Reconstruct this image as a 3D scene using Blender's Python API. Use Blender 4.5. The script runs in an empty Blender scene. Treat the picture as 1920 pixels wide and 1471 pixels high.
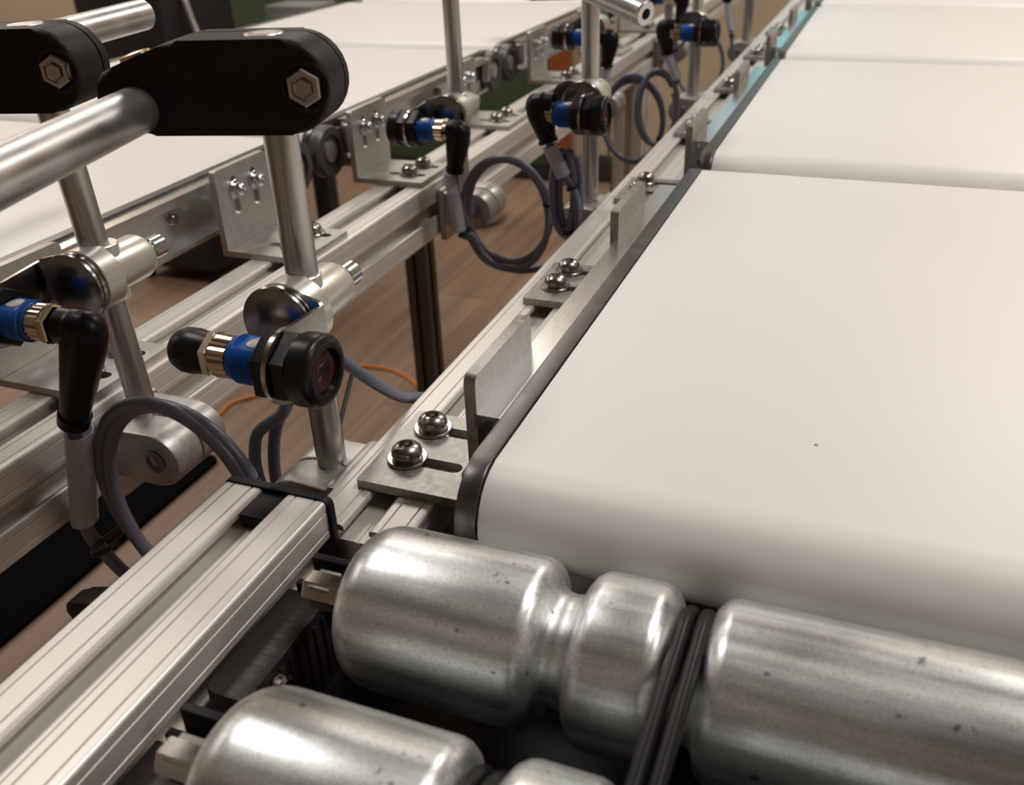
import bpy, bmesh, math, random
from mathutils import Vector, Matrix
random.seed(7)
PI = math.pi
S = 0.001                 # the scene is laid out in millimetres
ZO = 850.0                # height of the belt surface above the floor (mm)
COL = bpy.context.scene.collection
def W(x, y, z): return Vector((x * S, y * S, (z + ZO) * S))

# ------------------------------------------------------------ camera
scn = bpy.context.scene
R = [[0.9316414685, 0.3615859791, -0.0360521004],
     [0.1478261492, -0.4677639937, -0.8714036240],
     [-0.3319512070, 0.8065063087, -0.4892401968]]
cam_d = bpy.data.cameras.new('camera')
cam = bpy.data.objects.new('camera', cam_d); COL.objects.link(cam)
cam.matrix_world = Matrix(((R[0][0], -R[1][0], -R[2][0], 0), (R[0][1], -R[1][1], -R[2][1], 0),
                           (R[0][2], -R[1][2], -R[2][2], (170 + ZO) * S), (0, 0, 0, 1)))
cam_d.sensor_width = 36; cam_d.sensor_fit = 'HORIZONTAL'
cam_d.lens = 36 * 1728.89 / 1920
cam_d.clip_start = 0.01; cam_d.clip_end = 50
cam_d.dof.use_dof = True; cam_d.dof.focus_distance = 0.385; cam_d.dof.aperture_fstop = 15
scn.camera = cam

# ------------------------------------------------------------ light
wd = bpy.data.worlds.new('world'); scn.world = wd; wd.use_nodes = True
wd.node_tree.nodes['Background'].inputs[0].default_value = (1, .9, .8, 1)
wd.node_tree.nodes['Background'].inputs[1].default_value = 0.03
def area(name, x, y, z, sx, sy, power, color=(1, .945, .895), rot=(0, 0, 0)):
    l = bpy.data.lights.new(name, 'AREA'); l.shape = 'RECTANGLE'; l.size = sx; l.size_y = sy
    l.energy = power; l.color = color
    o = bpy.data.objects.new(name, l); COL.objects.link(o); o.location = W(x, y, z); o.rotation_euler = rot
    return o
CEIL = 1850
for i, (x, y) in enumerate([(-3700, 2750), (-1500, 2750), (600, 2750), (-3700, 750), (-1350, 750), (800, 750), (2600, 750)]):
    area('ceiling_lamp', x, y, CEIL - 12, (.7 if i in (0, 1, 3) else .3), (1.2 if i in (0, 1, 3) else .6), (30, 22, 22, 18, 15, 24, 22)[i])
scn.view_settings.view_transform = 'Standard'; scn.view_settings.look = 'None'
scn.view_settings.gamma = 1; scn.view_settings.use_curve_mapping = False
scn.view_settings.exposure = -0.03

# ------------------------------------------------------------ materials
def mat(name, color, metallic=0, rough=.5, spec=None, noise=None, bump=None, alpha=None, trans=None, aniso=None, coat=None):
    """noise=(scale, amount, stretch xyz, roughness amount); bump=(scale, strength, stretch, distance)"""
    m = bpy.data.materials.new(name); m.use_nodes = True
    nt = m.node_tree; b = nt.nodes['Principled BSDF']
    b.inputs['Base Color'].default_value = (*color, 1); b.inputs['Metallic'].default_value = metallic
    b.inputs['Roughness'].default_value = rough
    if spec is not None: b.inputs['Specular IOR Level'].default_value = spec
    if alpha is not None: b.inputs['Alpha'].default_value = alpha
    if trans is not None: b.inputs['Transmission Weight'].default_value = trans
    if coat is not None: b.inputs['Coat Weight'].default_value = coat
    tc = nt.nodes.new('ShaderNodeTexCoord')
    def tex(scale, st):
        mp = nt.nodes.new('ShaderNodeMapping'); mp.inputs['Scale'].default_value = st
        nt.links.new(tc.outputs['Object'], mp.inputs[0])
        n = nt.nodes.new('ShaderNodeTexNoise'); n.inputs['Scale'].default_value = scale; n.inputs['Detail'].default_value = 5
        nt.links.new(mp.outputs[0], n.inputs['Vector']); return n
    if noise:
        n = tex(noise[0], noise[2]); r = nt.nodes.new('ShaderNodeMapRange')
        r.inputs[1].default_value = .3; r.inputs[2].default_value = .7
        r.inputs[3].default_value = 1 - noise[1]; r.inputs[4].default_value = 1 + noise[1] * .5
        nt.links.new(n.outputs[0], r.inputs[0])
        mx = nt.nodes.new('ShaderNodeVectorMath'); mx.operation = 'SCALE'; mx.inputs[0].default_value = color
        nt.links.new(r.outputs[0], mx.inputs['Scale']); nt.links.new(mx.outputs[0], b.inputs['Base Color'])
        if len(noise) > 3:
            r2 = nt.nodes.new('ShaderNodeMapRange'); r2.inputs[1].default_value = .3; r2.inputs[2].default_value = .7
            r2.inputs[3].default_value = rough - noise[3]; r2.inputs[4].default_value = rough + noise[3]
            nt.links.new(n.outputs[0], r2.inputs[0]); nt.links.new(r2.outputs[0], b.inputs['Roughness'])
    if bump:
        n = tex(bump[0], bump[2]); bp = nt.nodes.new('ShaderNodeBump')
        bp.inputs['Strength'].default_value = bump[1]; bp.inputs['Distance'].default_value = bump[3]
        nt.links.new(n.outputs[0], bp.inputs['Height']); nt.links.new(bp.outputs[0], b.inputs['Normal'])
    return m
M = {}
M['anod'] = mat('anodised_aluminium', (.70, .665, .62), .45, .42, noise=(30, .05, (1, .05, 1)))
M['pole'] = mat('aluminium_tube', (.52, .50, .48), .95, .34, noise=(60, .22, (1, 1, .12), .08))
M['tube'] = mat('cross_tube_aluminium', (.60, .59, .58), .95, .36, noise=(60, .18, (1, 1, 1), .07))
M['bracket'] = mat('milled_aluminium', (.40, .385, .36), .8, .42, noise=(350, .3, (1, 1, 1), .08), bump=(900, .25, (1, 1, 1), .0002))
M['lbracket'] = mat('satin_aluminium', (.50, .48, .45), .7, .45, noise=(150, .10, (1, 1, 1), .05))
M['channel'] = mat('bright_aluminium', (.74, .75, .76), .95, .24, noise=(900, .05, (1, .2, 1), .03))
M['steel'] = mat('dark_blued_steel', (.15, .14, .135), .85, .36, noise=(90, .15, (1, 1, 1), .06))
M['housing'] = mat('dark_cast_housing', (.10, .095, .09), .5, .45)
M['chrome'] = mat('polished_steel', (.62, .60, .58), 1, .16)
M['screw'] = mat('stainless_screw', (.42, .39, .36), 1, .24, noise=(120, .15, (1, 1, 1), .06))
M['zscrew'] = mat('zinc_screw', (.66, .69, .72), 1, .22)
M['cast'] = mat('cast_aluminium', (.46, .44, .42), .75, .42, noise=(300, .1, (1, 1, 1), .05), bump=(700, .2, (1, 1, 1), .0002))
M['turned'] = mat('turned_aluminium', (.74, .73, .68), .75, .33)
M['disc'] = mat('mirror_disc', (.25, .25, .26), 1, .24)
M['plate'] = mat('bent_stainless_plate', (.50, .47, .43), 1, .2)
M['black'] = mat('black_plastic', (.009, .009, .009), 0, .5, spec=.22, bump=(500, .08, (1, 1, 1), .0003))
M['blackg'] = mat('black_gloss_plastic', (.008, .008, .008), 0, .33, spec=.3)
M['rubber'] = mat('black_rubber', (.006, .006, .006), 0, .34, spec=.25)
M['print'] = mat('printed_black_plastic', (.016, .013, .013), 0, .45, spec=.35, bump=(260, .9, (.25, 1, 5), .0006))
M['blue'] = mat('blue_plastic', (.010, .085, .36), 0, .42, spec=.4)
M['gold'] = mat('nickel_brass', (.66, .55, .42), 1, .22)
M['lens'] = mat('dark_red_lens', (.035, .002, .005), 0, .1, spec=.6)
M['led'] = mat('frosted_led', (.55, .53, .52), 0, .3)
M['cable'] = mat('grey_pvc', (.15, .16, .215), 0, .33, spec=.5)
M['bcable'] = mat('black_pvc', (.01, .01, .01), 0, .4)
M['sleeve'] = mat('clear_label_sleeve', (.62, .64, .70), 0, .25, spec=.5, alpha=.55)
M['tie'] = mat('black_nylon', (.006, .006, .007), 0, .4)
M['orange'] = mat('orange_pvc', (.70, .22, .03), 0, .4)
M['green'] = mat('green_paint', (.050, .085, .042), 0, .7)
M['wood'] = mat('stained_wood', (.28, .075, .018), 0, .5)
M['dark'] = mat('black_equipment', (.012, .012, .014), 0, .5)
M['grey'] = mat('grey_equipment', (.20, .20, .19), 0, .5)
M['crategreen'] = mat('dark_green_plastic', (.02, .05, .022), 0, .5)
M['yellow'] = mat('yellow_label', (.75, .50, .04), 0, .5)
M['clearbag'] = mat('pale_plastic', (.40, .40, .34), 0, .4)
M['wall'] = mat('beige_wall_paint', (.50, .395, .28), 0, .85, noise=(2, .05, (1, 1, 1)))
M['ceil'] = mat('ceiling_paint', (.30, .29, .28), 0, .9)
M['base'] = mat('black_baseboard', (.02, .02, .02), 0, .5)
M['board'] = mat('brown_board', (.16, .11, .06), 0, .6, noise=(6, .2, (1, .3, 1)))

def belt_material():
    m = mat('white_belt', (.80, .775, .745), 0, .42, spec=.35, bump=(700, .06, (1, 1, 1), .0002))
    nt = m.node_tree; b = nt.nodes['Principled BSDF']
    tc = nt.nodes.new('ShaderNodeTexCoord'); v = nt.nodes.new('ShaderNodeTexVoronoi'); v.inputs['Scale'].default_value = 16
    nt.links.new(tc.outputs['Object'], v.inputs['Vector'])
    n = nt.nodes.new('ShaderNodeTexNoise'); n.inputs['Scale'].default_value = 700
    nt.links.new(tc.outputs['Object'], n.inputs['Vector'])
    ma = nt.nodes.new('ShaderNodeMath'); ma.operation = 'MULTIPLY_ADD'; ma.inputs[1].default_value = .012; ma.inputs[2].default_value = 0
    nt.links.new(n.outputs[0], ma.inputs[0])
    ad = nt.nodes.new('ShaderNodeMath'); ad.operation = 'ADD'
    nt.links.new(v.outputs['Distance'], ad.inputs[0]); nt.links.new(ma.outputs[0], ad.inputs[1])
    lt = nt.nodes.new('ShaderNodeMath'); lt.operation = 'LESS_THAN'; lt.inputs[1].default_value = .019
    nt.links.new(ad.outputs[0], lt.inputs[0])
    mx = nt.nodes.new('ShaderNodeMix'); mx.data_type = 'RGBA'
    mx.inputs[6].default_value = (.80, .775, .745, 1); mx.inputs[7].default_value = (.22, .19, .17, 1)
    nt.links.new(lt.outputs[0], mx.inputs[0]); nt.links.new(mx.outputs[2], b.inputs['Base Color'])
    return m
M['belt'] = belt_material()

def roller_material():
    m = bpy.data.materials.new('galvanised_steel'); m.use_nodes = True; nt = m.node_tree; b = nt.nodes['Principled BSDF']
    N = nt.nodes.new; L = nt.links.new
    tc = N('ShaderNodeTexCoord')
    def nz(scale, st, det=6):
        mp = N('ShaderNodeMapping'); mp.inputs['Scale'].default_value = st; L(tc.outputs['Object'], mp.inputs[0])
        n = N('ShaderNodeTexNoise'); n.inputs['Scale'].default_value = scale; n.inputs['Detail'].default_value = det; L(mp.outputs[0], n.inputs['Vector']); return n.outputs[0]
    def mr(src, a, c, lo, hi):
        r = N('ShaderNodeMapRange'); r.inputs[1].default_value = a; r.inputs[2].default_value = c; r.inputs[3].default_value = lo; r.inputs[4].default_value = hi
        L(src, r.inputs[0]); return r.outputs[0]
    def ml(a, c):
        x = N('ShaderNodeMath'); x.operation = 'MULTIPLY'; L(a, x.inputs[0]); L(c, x.inputs[1]); return x.outputs[0]
    streak = mr(nz(190, (.04, 1, 1)), .38, .62, .66, 1.06)     # long streaks along the roller
    patch = mr(nz(28, (1, 1, 1)), .42, .60, .82, 1.03)
    grain = mr(nz(1500, (1, 1, 1), 2), .35, .65, .82, 1.08)
    spots = mr(nz(170, (1, 1, 1), 3), .68, .735, 1, .35)
    v = ml(ml(ml(streak, patch), grain), spots)
    sc = N('ShaderNodeVectorMath'); sc.operation = 'SCALE'; sc.inputs[0].default_value = (.82, .845, .84); L(v, sc.inputs['Scale'])
    L(sc.outputs[0], b.inputs['Base Color'])
    b.inputs['Metallic'].default_value = .92
    L(mr(nz(60, (.2, 1, 1)), .35, .65, .33, .48), b.inputs['Roughness'])
    bp = N('ShaderNodeBump'); bp.inputs['Strength'].default_value = .12; bp.inputs['Distance'].default_value = .0001
    L(nz(900, (1, 1, 1), 2), bp.inputs['Height']); L(bp.outputs[0], b.inputs['Normal'])
    return m
M['roller'] = roller_material()

def floor_material():
    m = bpy.data.materials.new('brown_plank_floor'); m.use_nodes = True; nt = m.node_tree; b = nt.nodes['Principled BSDF']
    N = nt.nodes.new; L = nt.links.new
    tc = N('ShaderNodeTexCoord'); mp = N('ShaderNodeMapping'); mp.inputs['Rotation'].default_value = (0, 0, PI / 2)
    L(tc.outputs['Object'], mp.inputs[0])
    br = N('ShaderNodeTexBrick'); br.inputs['Scale'].default_value = 1; br.inputs['Brick Width'].default_value = 1.2
    br.inputs['Row Height'].default_value = .15; br.inputs['Mortar Size'].default_value = .0015
    br.inputs['Color1'].default_value = (.215, .130, .082, 1); br.inputs['Color2'].default_value = (.28, .18, .12, 1)
    br.inputs['Mortar'].default_value = (.10, .06, .04, 1)
    L(mp.outputs[0], br.inputs['Vector'])
    mp2 = N('ShaderNodeMapping'); mp2.inputs['Scale'].default_value = (14, .9, 1); L(tc.outputs['Object'], mp2.inputs[0])
    n = N('ShaderNodeTexNoise'); n.inputs['Scale'].default_value = 2; n.inputs['Detail'].default_value = 6; L(mp2.outputs[0], n.inputs['Vector'])
    r = N('ShaderNodeMapRange'); r.inputs[1].default_value = .3; r.inputs[2].default_value = .7; r.inputs[3].default_value = .72; r.inputs[4].default_value = 1.2
    L(n.outputs[0], r.inputs[0])
    sc = N('ShaderNodeVectorMath'); sc.operation = 'SCALE'; L(br.outputs['Color'], sc.inputs[0]); L(r.outputs[0], sc.inputs['Scale'])
    L(sc.outputs[0], b.inputs['Base Color']); b.inputs['Roughness'].default_value = .5
    return m
M['floor'] = floor_material()

# ------------------------------------------------------------ mesh helpers (mm)
def new(): return bmesh.new()
def xf(verts, m):
    if m is not None:
        for v in verts: v.co = m @ v.co
def box(bm, x0, x1, y0, y1, z0, z1, bev=0, m=None, seg=2):
    r = bmesh.ops.create_cube(bm, size=1)
    vs = r['verts']
    for v in vs: v.co = Vector(((x0 + x1) / 2 + v.co.x * (x1 - x0), (y0 + y1) / 2 + v.co.y * (y1 - y0), (z0 + z1) / 2 + v.co.z * (z1 - z0)))
    if bev:
        es = list({e for v in vs for e in v.link_edges})
        rr = bmesh.ops.bevel(bm, geom=es, offset=bev, segments=seg, affect='EDGES', profile=.5)
        vs = list({v for f in rr['faces'] for v in f.verts} | {v for v in vs if v.is_valid})
    xf(vs, m)
AX = {'x': lambda a, p, q: Vector((a, p, q)), 'y': lambda a, p, q: Vector((p, a, q)), 'z': lambda a, p, q: Vector((p, q, a))}
def prism(bm, pts, axis, a0, a1, m=None, bev=0):
    """2-D outline pushed along an axis (x: y,z  y: x,z  z: x,y)"""
    f = AX[axis]
    A = [bm.verts.new(f(a0, *p)) for p in pts]; B = [bm.verts.new(f(a1, *p)) for p in pts]
    n = len(pts)
    fa = bm.faces.new(A); fb = bm.faces.new(B[::-1])
    for i in range(n): bm.faces.new((A[(i + 1) % n], A[i], B[i], B[(i + 1) % n]))
    vs = A + B
    if bev:
        es = list(fa.edges) + list(fb.edges)
        rr = bmesh.ops.bevel(bm, geom=es, offset=bev, segments=2, affect='EDGES', profile=.5)
        vs = list({v for f2 in rr['faces'] for v in f2.verts} | {v for v in vs if v.is_valid})
        # keep untouched verts too
    xf(vs, m)
def frame(o, d):
    d = Vector(d).normalized(); up = Vector((0, 0, 1)) if abs(d.z) < .95 else Vector((1, 0, 0))
    u = d.cross(up).normalized(); v = u.cross(d).normalized()
    return Matrix(((u.x, v.x, d.x, o[0]), (u.y, v.y, d.y, o[1]), (u.z, v.z, d.z, o[2]), (0, 0, 0, 1)))
def lathe(bm, prof, o, d, n=32, poly=None):
    """prof: list of (along, radius); closed with caps where radius>0"""
    m = frame(o, d); rings = []
    for a, r in prof:
        if r < 1e-6: rings.append([bm.verts.new(m @ Vector((0, 0, a)))])
        else:
            ring = []
            for k in range(n):
                t = 2 * PI * k / n; rr = r
                if poly: rr = r * math.cos(PI / poly) / math.cos((t + PI / poly) % (2 * PI / poly) - PI / poly) if poly == 6 else r
                ring.append(bm.verts.new(m @ Vector((rr * math.cos(t), rr * math.sin(t), a))))
            rings.append(ring)
    for A, B in zip(rings, rings[1:]):
        if len(A) == 1 and len(B) == 1: continue
        for k in range(n):
            k2 = (k + 1) % n
            if len(A) == 1: bm.faces.new((A[0], B[k2], B[k]))
            elif len(B) == 1: bm.faces.new((A[k], A[k2], B[0]))
            else: bm.faces.new((A[k], A[k2], B[k2], B[k]))
    if len(rings[0]) > 1: bm.faces.new(rings[0][::-1])
    if len(rings[-1]) > 1: bm.faces.new(rings[-1])
def cyl(bm, o, d, L, r, n=28, ch=0):
    prof = [(0, r), (L, r)] if not ch else [(0, r - ch), (ch, r), (L - ch, r), (L, r - ch)]
    lathe(bm, prof, o, d, n)
def ringz(bm, o, d, L, r1, r2, n=32, ch=.3):
    """hollow ring (washer / pipe)"""
    m = frame(o, d); prof = [(0, r1), (0, r2 - ch), (ch, r2), (L - ch, r2), (L, r2 - ch), (L, r1)]
    rings = [[bm.verts.new(m @ Vector((r * math.cos(2 * PI * k / n), r * math.sin(2 * PI * k / n), a))) for k in range(n)] for a, r in prof]
    for i in range(len(rings)):
        A = rings[i]; B = rings[(i + 1) % len(rings)]
        for k in range(n): bm.faces.new((A[k], A[(k + 1) % n], B[(k + 1) % n], B[k]))
def plate(bm, outer, holes, axis, a0, a1, m=None):
    """flat plate with real holes"""
    f = AX[axis]; loops = [outer] + holes; edges = []; top = []
    for lp in loops:
        vs = [bm.verts.new(f(a0, *p)) for p in lp]; top.append(vs)
        for i in range(len(vs)): edges.append(bm.edges.new((vs[i], vs[(i + 1) % len(vs)])))
    r = bmesh.ops.triangle_fill(bm, edges=edges, use_beauty=True)
    faces = [g for g in r['geom'] if isinstance(g, bmesh.types.BMFace)]
    dup = {}
    for vs in top:
        for v in vs:
            c = v.co.copy()
            if axis == 'x': c.x = a1
            elif axis == 'y': c.y = a1
            else: c.z = a1
            dup[v] = bm.verts.new(c)
    for fc in faces: bm.faces.new([dup[v] for v in reversed(fc.verts)])
    for vs in top:
        for i in range(len(vs)):
            a, b = vs[i], vs[(i + 1) % len(vs)]
            bm.faces.new((a, b, dup[b], dup[a]))
    xf([v for vs in top for v in vs] + list(dup.values()), m)
def stadium(cx, cy, L, r, along=0, n=8):
    pts = []
    for s, a0 in ((1, -PI / 2), (-1, PI / 2)):
        for k in range(n + 1):
            t = a0 + PI * k / n; pts.append((s * L / 2 + r * math.cos(t), r * math.sin(t)))
    if along: pts = [(-q, p) for p, q in pts]
    return [(cx + p, cy + q) for p, q in pts]
def rounded(x0, x1, y0, y1, r, n=4):
    """rounded rectangle; r = one radius or four (x0y0, x1y0, x1y1, x0y1)"""
    rs = r if isinstance(r, (list, tuple)) else (r,) * 4; P = []
    for (cx, cy, a), rr in zip(((x0, y0, PI), (x1, y0, 1.5 * PI), (x1, y1, 0), (x0, y1, .5 * PI)), rs):
        sx = 1 if cx == x0 else -1; sy = 1 if cy == y0 else -1
        if rr <= 0: P.append((cx, cy)); continue
        for k in range(n + 1):
            t = a + PI / 2 * k / n; P.append((cx + sx * rr + rr * math.cos(t), cy + sy * rr + rr * math.sin(t)))
    return P
def catmull(pts, k=8):
    P = [Vector(p) for p in pts]; P = [2 * P[0] - P[1]] + P + [2 * P[-1] - P[-2]]; out = []
    for i in range(1, len(P) - 2):
        a, b, c, d = P[i - 1:i + 3]
        for j in range(k):
            t = j / k; out.append(.5 * ((2 * b) + (c - a) * t + (2 * a - 5 * b + 4 * c - d) * t * t + (-a + 3 * b - 3 * c + d) * t ** 3))
    out.append(P[-2]); return out
def tube(bm, pts, r, n=12, smooth=True, closed=False):
    P = catmull(pts) if smooth else [Vector(p) for p in pts]
    t0 = (P[1] - P[0]).normalized(); u = t0.orthogonal().normalized(); rings = []
    for i, p in enumerate(P):
        t = (P[min(i + 1, len(P) - 1)] - P[max(i - 1, 0)]).normalized()
        u = (u - t * u.dot(t)).normalized(); v = t.cross(u)
        rr = r[min(i * len(r) // len(P), len(r) - 1)] if isinstance(r, (list, tuple)) else r
        rings.append([bm.verts.new(p + rr * (math.cos(2 * PI * k / n) * u + math.sin(2 * PI * k / n) * v)) for k in range(n)])
    for A, B in zip(rings, rings[1:]):
        for k in range(n): bm.faces.new((A[k], A[(k + 1) % n], B[(k + 1) % n], B[k]))
    if closed:
        A, B = rings[-1], rings[0]
    bm.faces.new(rings[0][::-1]); bm.faces.new(rings[-1])
def obj(name, bm, m, parent=None, label=None, loc=None, sharp=32):
    """one mesh object; mm coordinates are relative to the parent's empty, or (loc given) to loc"""
    bmesh.ops.recalc_face_normals(bm, faces=bm.faces)
    ca = math.radians(sharp)
    for f in bm.faces: f.smooth = True
    for e in bm.edges:
        if len(e.link_faces) == 2:
            try:
                if e.calc_face_angle() > ca: e.smooth = False
            except ValueError: pass
    if loc is None and parent is None:
        cs = [v.co for v in bm.verts]; n = len(cs)
        loc = (sum(c.x for c in cs) / n, sum(c.y for c in cs) / n, min(c.z for c in cs))
    off = Vector(loc) if (loc is not None and parent is None) else Vector((0, 0, 0))
    for v in bm.verts: v.co = (v.co - off) * S
    me = bpy.data.meshes.new(name); bm.to_mesh(me); bm.free(); me.materials.append(M[m] if isinstance(m, str) else m)
    o = bpy.data.objects.new(name, me); COL.objects.link(o)
    if parent is not None: o.parent = parent
    else: o.location = W(*off)
    if label: o['label'] = label
    return o
def thing(name, label, cat, loc=(0, 0, 0), rz=0, group=None):
    o = bpy.data.objects.new(name, None); COL.objects.link(o); o.empty_display_size = .01
    o.location = W(*loc); o.rotation_euler = (0, 0, rz); o['label'] = label; o['category'] = cat
    if group: o['group'] = group
    return o
def tag(o, label, cat, group=None):
    o['label'] = label; o['category'] = cat
    if group: o['group'] = group
    return o
def struct(name, bm, m, loc=None):
    o = obj(name, bm, m, loc=loc); o['kind'] = 'structure'; return o
def kids(o): return [c for c in bpy.data.objects if c.parent == o]
def dup(o, loc, label=None, rz=None, parent=None):
    c = o.copy(); COL.objects.link(c)
    if parent is not None: c.parent = parent
    else:
        c.location = W(*loc)
        if rz is not None: c.rotation_euler = (0, 0, rz)
        if label: c['label'] = label
    for k in [k for k in KIDS.get(o.name, [])]: dup(k, None, parent=c)
    return c
KIDS = {}
def index():
    KIDS.clear()
    for o in bpy.data.objects:
        if o.parent: KIDS.setdefault(o.parent.name, []).append(o)

# ------------------------------------------------------------ the room
FX0, FX1, FY0, FY1 = -4600, 3600, -2600, 3300
b = new(); box(b, FX0, FX1, FY0, FY1, -ZO - 60, -ZO); struct('floor', b, 'floor')
b = new(); box(b, FX0, FX1, FY0, FY1, CEIL, CEIL + 60); struct('ceiling', b, 'ceil')
b = new(); box(b, FX0, FX1, FY1, FY1 + 80, -ZO, CEIL); struct('wall_back', b, 'wall')
b = new(); box(b, FX0, FX1, FY0 - 80, FY0, -ZO, CEIL); struct('wall_front', b, 'wall')
b = new(); box(b, FX0 - 80, FX0, FY0, FY1, -ZO, CEIL); struct('wall_left', b, 'wall')
b = new(); box(b, FX1, FX1 + 80, FY0, FY1, -ZO, CEIL); struct('wall_right', b, 'wall')
b = new(); prism(b, [(FY1 - 12, -ZO), (FY1, -ZO), (FY1, -ZO + 100), (FY1 - 6, -ZO + 100), (FY1 - 12, -ZO + 90)], 'x', -1035, FX1); struct('baseboard_back', b, 'base')

# green panelled partition with an orange-brown wooden post at its end
t = thing('partition', 'dark green painted partition panel standing against the beige back wall', 'partition', (-1850, 3270, -ZO))
b = new(); box(b, -750, 740, -25, 25, 60, 1350, 6); obj('panel', b, 'green', t)
b = new(); box(b, -750, 740, -20, 20, 0, 60, 3); obj('bottom_rail', b, 'base', t)
b = new(); box(b, -1130, -1072, 3210, 3295, -ZO, 500, 4)
tag(obj('wooden_post', b, 'wood'), 'orange-brown wooden post at the right end of the green partition', 'post')

# ------------------------------------------------------------ extruded aluminium rails
def side(w, slot=True):
    """points along one face of the extrusion from 0 to w, (along, depth) depth>0 is inwards"""
    g = .45; P = [(1.6, 0)]
    def gr(a): return [(a - g, 0), (a - g * .4, .6), (a + g * .4, .6), (a + g, 0)]
    n = round(w / 45); h = []
    for k in range(n):
        o = 45 * k
        for a in (4.4, 12.6): P += gr(o + a)
        if slot: P += [(o + 15.6, 0), (o + 16.4, .3), (o + 16.9, 1), (o + 17, 2.6), (o + 13.5, 3), (o + 13.5, 7), (o + 22.1, 7), (o + 22.3, 7.5), (o + 22.7, 7.5), (o + 22.9, 7), (o + 31.5, 7), (o + 31.5, 3), (o + 28, 2.6), (o + 28.1, 1), (o + 28.6, .3), (o + 29.4, 0)]
        for a in (32.4, 40.6): P += gr(o + a)
    P.append((w - 1.6, 0)); return P
def outline(w, h):
    P = []
    for (a, d) in side(w): P.append((a, -d))                 # top, left to right
    for k in (1, 2, 3): t = PI / 2 - k * PI / 8; P.append((w - 1.6 + 1.6 * math.cos(t), -1.6 + 1.6 * math.sin(t)))
    for (a, d) in side(h): P.append((w - d, -a))
    for k in (1, 2, 3): t = -k * PI / 8; P.append((w - 1.6 + 1.6 * math.cos(t), -h + 1.6 + 1.6 * math.sin(t)))
    for (a, d) in side(w): P.append((w - a, -h + d))
    for k in (1, 2, 3): t = -PI / 2 - k * PI / 8; P.append((1.6 + 1.6 * math.cos(t), -h + 1.6 + 1.6 * math.sin(t)))
    for (a, d) in side(h): P.append((d, -h + a))
    for k in (1, 2, 3): t = PI - k * PI / 8; P.append((1.6 + 1.6 * math.cos(t), -1.6 + 1.6 * math.sin(t)))
    return P
PR = outline(45, 45)
def rail(x0, ztop, y0, y1, label, cap=None):
    t = thing('aluminium_rail', label, 'rail', (x0 + 22.5, y0, ztop - 45))
    b = new(); prism(b, [(p - 22.5, q + 45) for p, q in PR], 'y', 0, y1 - y0); obj('extrusion', b, 'anod', t, sharp=20)
    return t
RAIL1 = rail(-218.5, -32, -320, 233.5, 'pale aluminium slotted rail in the foreground beside the steel rollers, black cap on its end')
b = new(); prism(b, rounded(-23.8, 23.9, -.3, 45.9, (2, 2, 4, 4)), 'y', 553.6, 557.4, bev=.5)
box(b, -5.4, 5.4, 538, 554, 38.2, 44.2, .8); obj('end_cap', b, 'black', RAIL1, 'black plastic end cap plugged into the rail')
RAIL2 = rail(-188, -46, 239, 2350, 'long pale aluminium slotted rail running along the left side of the right-hand white conveyor')
RAIL3 = rail(-378, -46, -320, 2350, 'long pale aluminium slotted rail along the right side of the left-hand white conveyor')
def leg(x, y, ztop, label, w=45, m='anod'):
    t = thing('conveyor_support', label, 'support', (x, y, -ZO))
    b = new(); k = w / 45
    prism(b, [((p - 22.5) * k, (q + 22.5) * k) for p, q in PR], 'z', 12, ztop + ZO); obj('post', b, m, t, sharp=20)
    b = new(); box(b, -w * .8, w * .8, -w * .8, w * .8, 0, 12, 2); obj('foot', b, 'black', t)
leg(-355, 1380, -92, 'dark looking aluminium leg under the far part of the left slotted rail')
leg(-165, 1380, -92, 'aluminium leg under the far part of the right slotted rail')
leg(-165, 420, -92, 'aluminium leg under the right slotted rail near the foreground, mostly hidden')
leg(-444, 834, -112, 'slim grey leg rising from the wood floor behind the left slotted rail', 25, 'steel')

b = new(); box(b, -172, 300, -300, 262, -124, -121, .5)  # added dark sheet, stands in for the shadowed floor under the rollers
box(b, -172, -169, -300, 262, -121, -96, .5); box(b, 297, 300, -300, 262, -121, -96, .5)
tag(obj('shade_blocker', b, 'dark'), 'added black tray below the steel rollers, seen only as darkness between them', 'blocker')
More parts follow.
